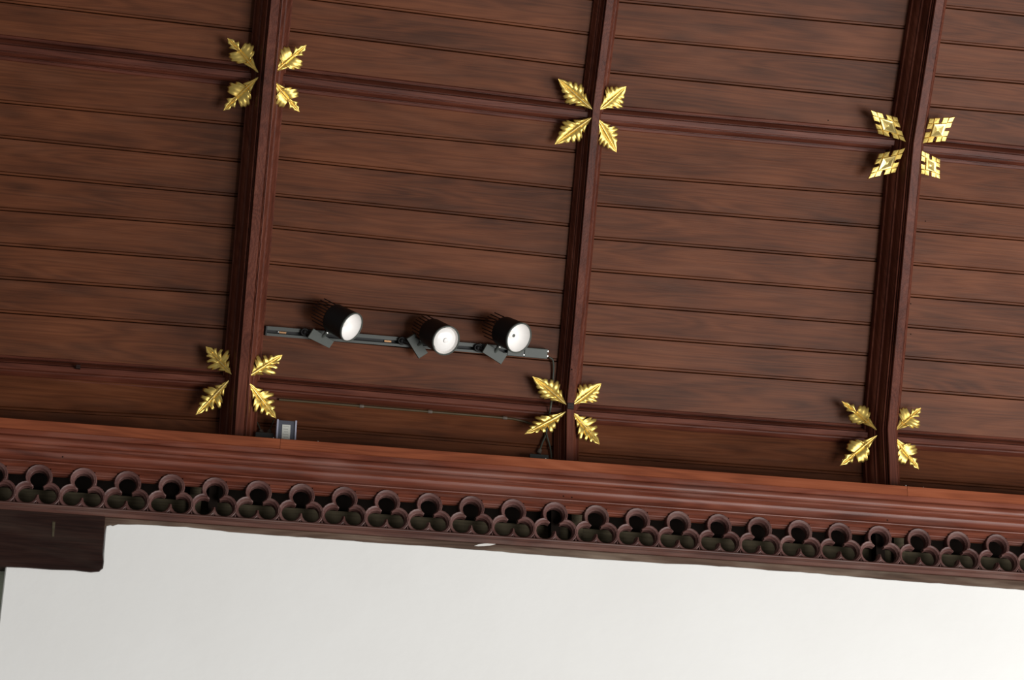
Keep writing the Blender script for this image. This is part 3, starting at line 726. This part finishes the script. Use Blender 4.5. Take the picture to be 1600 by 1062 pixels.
cable([pC(852, 668, .020), pC(855, 682, .016), pC(858.5, 694, .012), pC(860.5, 704, .012), pC(861.5, 716, .012)], .0032, 'olive cable crossing the other one and curving down beside the thin rib', end=False)
cable([pC(399, 655, .012), pC(404, 664, .012), pC(408.5, 676, .012)], .0022, 'left one of two short cables beside the small grey box', end=True)
cable([pC(428, 656, .012), pC(424, 665, .012), pC(419.5, 676, .012)], .0022, 'right one of two short cables beside the small grey box', end=True)
# shallow junction box behind the cornice edge
jb = on_plane(841, 713, Vector((0, .07, 0)), Vector((0, 1, 0)))
j = obj('junction_and_shade_box', boxf(jb-Vector((0, 0, .022)), (.034, 0, 0), (0, .02, 0), (0, 0, .022+.003), .003), plain('black_box', (.03, .032, .028), .5))
tag(j, 'low dark junction box on the cornice where the crossed cables end', 'junction box')
j2 = on_plane(413, 679, Vector((0, .07, 0)), Vector((0, 1, 0)))  # black block added to stand in for shade on the shelf, no box here
j = obj('junction_and_shade_box', boxf(j2-Vector((0, 0, .018)), (.032, 0, 0), (0, .02, 0), (0, 0, .018+.003), .003), plain('shade_block_black', (.02, .02, .018), .5))
tag(j, 'low black block added for the shade on the cornice left of the small grey box', 'junction box')
# grey control box with its label
a, b, c = [on_plane(x, y, Vector((0, .02, 0)), Vector((0, 1, 0))) for x, y in ((433, 656), (464, 656.5), (448.5, 684))]
wx = (b-a).length/2; zt_ = (a.z+b.z)/2; zbm = .1785
root = empty('control_box', ((a.x+b.x)/2, .05, zbm)); cx_ = (a.x+b.x)/2
tag(root, 'small grey metal control box with white label standing on the cornice', 'control box')
obj('case', boxf((cx_, .05, (zt_+zbm)/2), (wx*.86, 0, 0), (0, .028, 0), (0, 0, (zt_-zbm)/2), .002), BOXM, root)
for s in (-1, 1):
    obj('side_flange', boxf((cx_+s*wx*.92, .046, (zt_+zbm)/2), (wx*.08, 0, 0), (0, .030, 0), (0, 0, (zt_-zbm)/2+.0005), .001), BOXE, root)
lw = .0145
lb_ = obj('label', boxf((cx_-.001, .0212, zt_-.017-.040), (lw, 0, 0), (0, .0006, 0), (0, 0, .040)), PAPER, root)
for k in range(7):
    obj('print_line', boxf((cx_-.001-.002*(k % 2), .0204, zt_-.024-.010*k), (lw*(.7-.12*(k % 3)), 0, 0), (0, .0003, 0), (0, 0, .0012)), INK, lb_)
# crumbs lying on the cornice shelf
for k, (x, y, rr, lab) in enumerate([(427.5, 681.5, .0030, 'white crumb on the cornice between the short cables and the grey box'), (497, 686.5, .0026, 'white crumb on the cornice a little right of the grey box'),
                                     (852.5, 714, .0030, 'white crumb on the cornice below the crossed cables'), (1415.5, 760.5, .0034, 'larger white crumb on the cornice just right of the right thick rib'),
                                     (1443, 762.5, .0026, 'smaller white crumb on the cornice further right of the right thick rib')]):
    q = on_plane(x, y, Vector((0, -.09, 0)), Vector((0, 1, 0))); q.z = .1785+rr*.8
    V, Fc = revolve(q-Vector((0, 0, rr)), (0, 0, 1), [(0, rr*.4), (rr*.5, rr*.95), (rr*1.3, rr*.8), (rr*1.9, rr*.3)], 7)
    V = [v+Vector((random.uniform(-1, 1), random.uniform(-1, 1), random.uniform(-.3, .3)))*rr*.2 for v in V]
    o = obj('crumb', (V, Fc), CRUMB); tag(o, lab, 'debris', group='white crumbs on the cornice')

# a scab of white paint on the lower board, old nail holes, a sliver of bare wood on the pad
pts = [on_plane(x, y, Vector((0, .0025, 0)), Vector((0, 1, 0))) for x, y in ((741, 852.5), (748, 850), (757, 848.8), (768, 848.6), (779, 847.2), (774, 849.8), (766, 852), (756, 852.8), (747, 853))]
obj('paint_scab', loft([pts, [p+Vector((0, .004, 0)) for p in pts]]), CRUMB, frieze)
def nail(P, n, parent, r=.0028): obj('nail_hole', revolve(P-n*.001, n, [(0, r*.7), (.0016, r), (.0022, r*.8), (.0016, r*.35)], 10), VOID, parent)
for x, y in ((880.5, 775), (893.5, 777), (1386.5, 812.5), (98, 713.5)):
    nail(on_plane(x, y, Vector((0, -.0455, 0)), Vector((0, 1, 0))), Vector((0, -1, 0)), cornice)
for x, y in ((1423, 474.5), (1423, 522), (1294, 188), (1446, 345.5)):
    fc = 'A' if y < 200 else 'B'; nail(px_facet(fc, x, y, .0005), FACET[fc][2], ceiling, .0022)
nail(px_facet('B', 893.5, 577, .0855), FACET['B'][2], ceiling, .0026)
sl = [on_plane(x, y, Vector((0, -.0075, 0)), Vector((0, 1, 0))) for x, y in ((82, 814.5), (86.5, 815), (84.5, 838), (81.5, 838))]
obj('bare_wood_sliver', loft([sl, [p+Vector((0, .004, 0)) for p in sl]]), PLATE, beam)
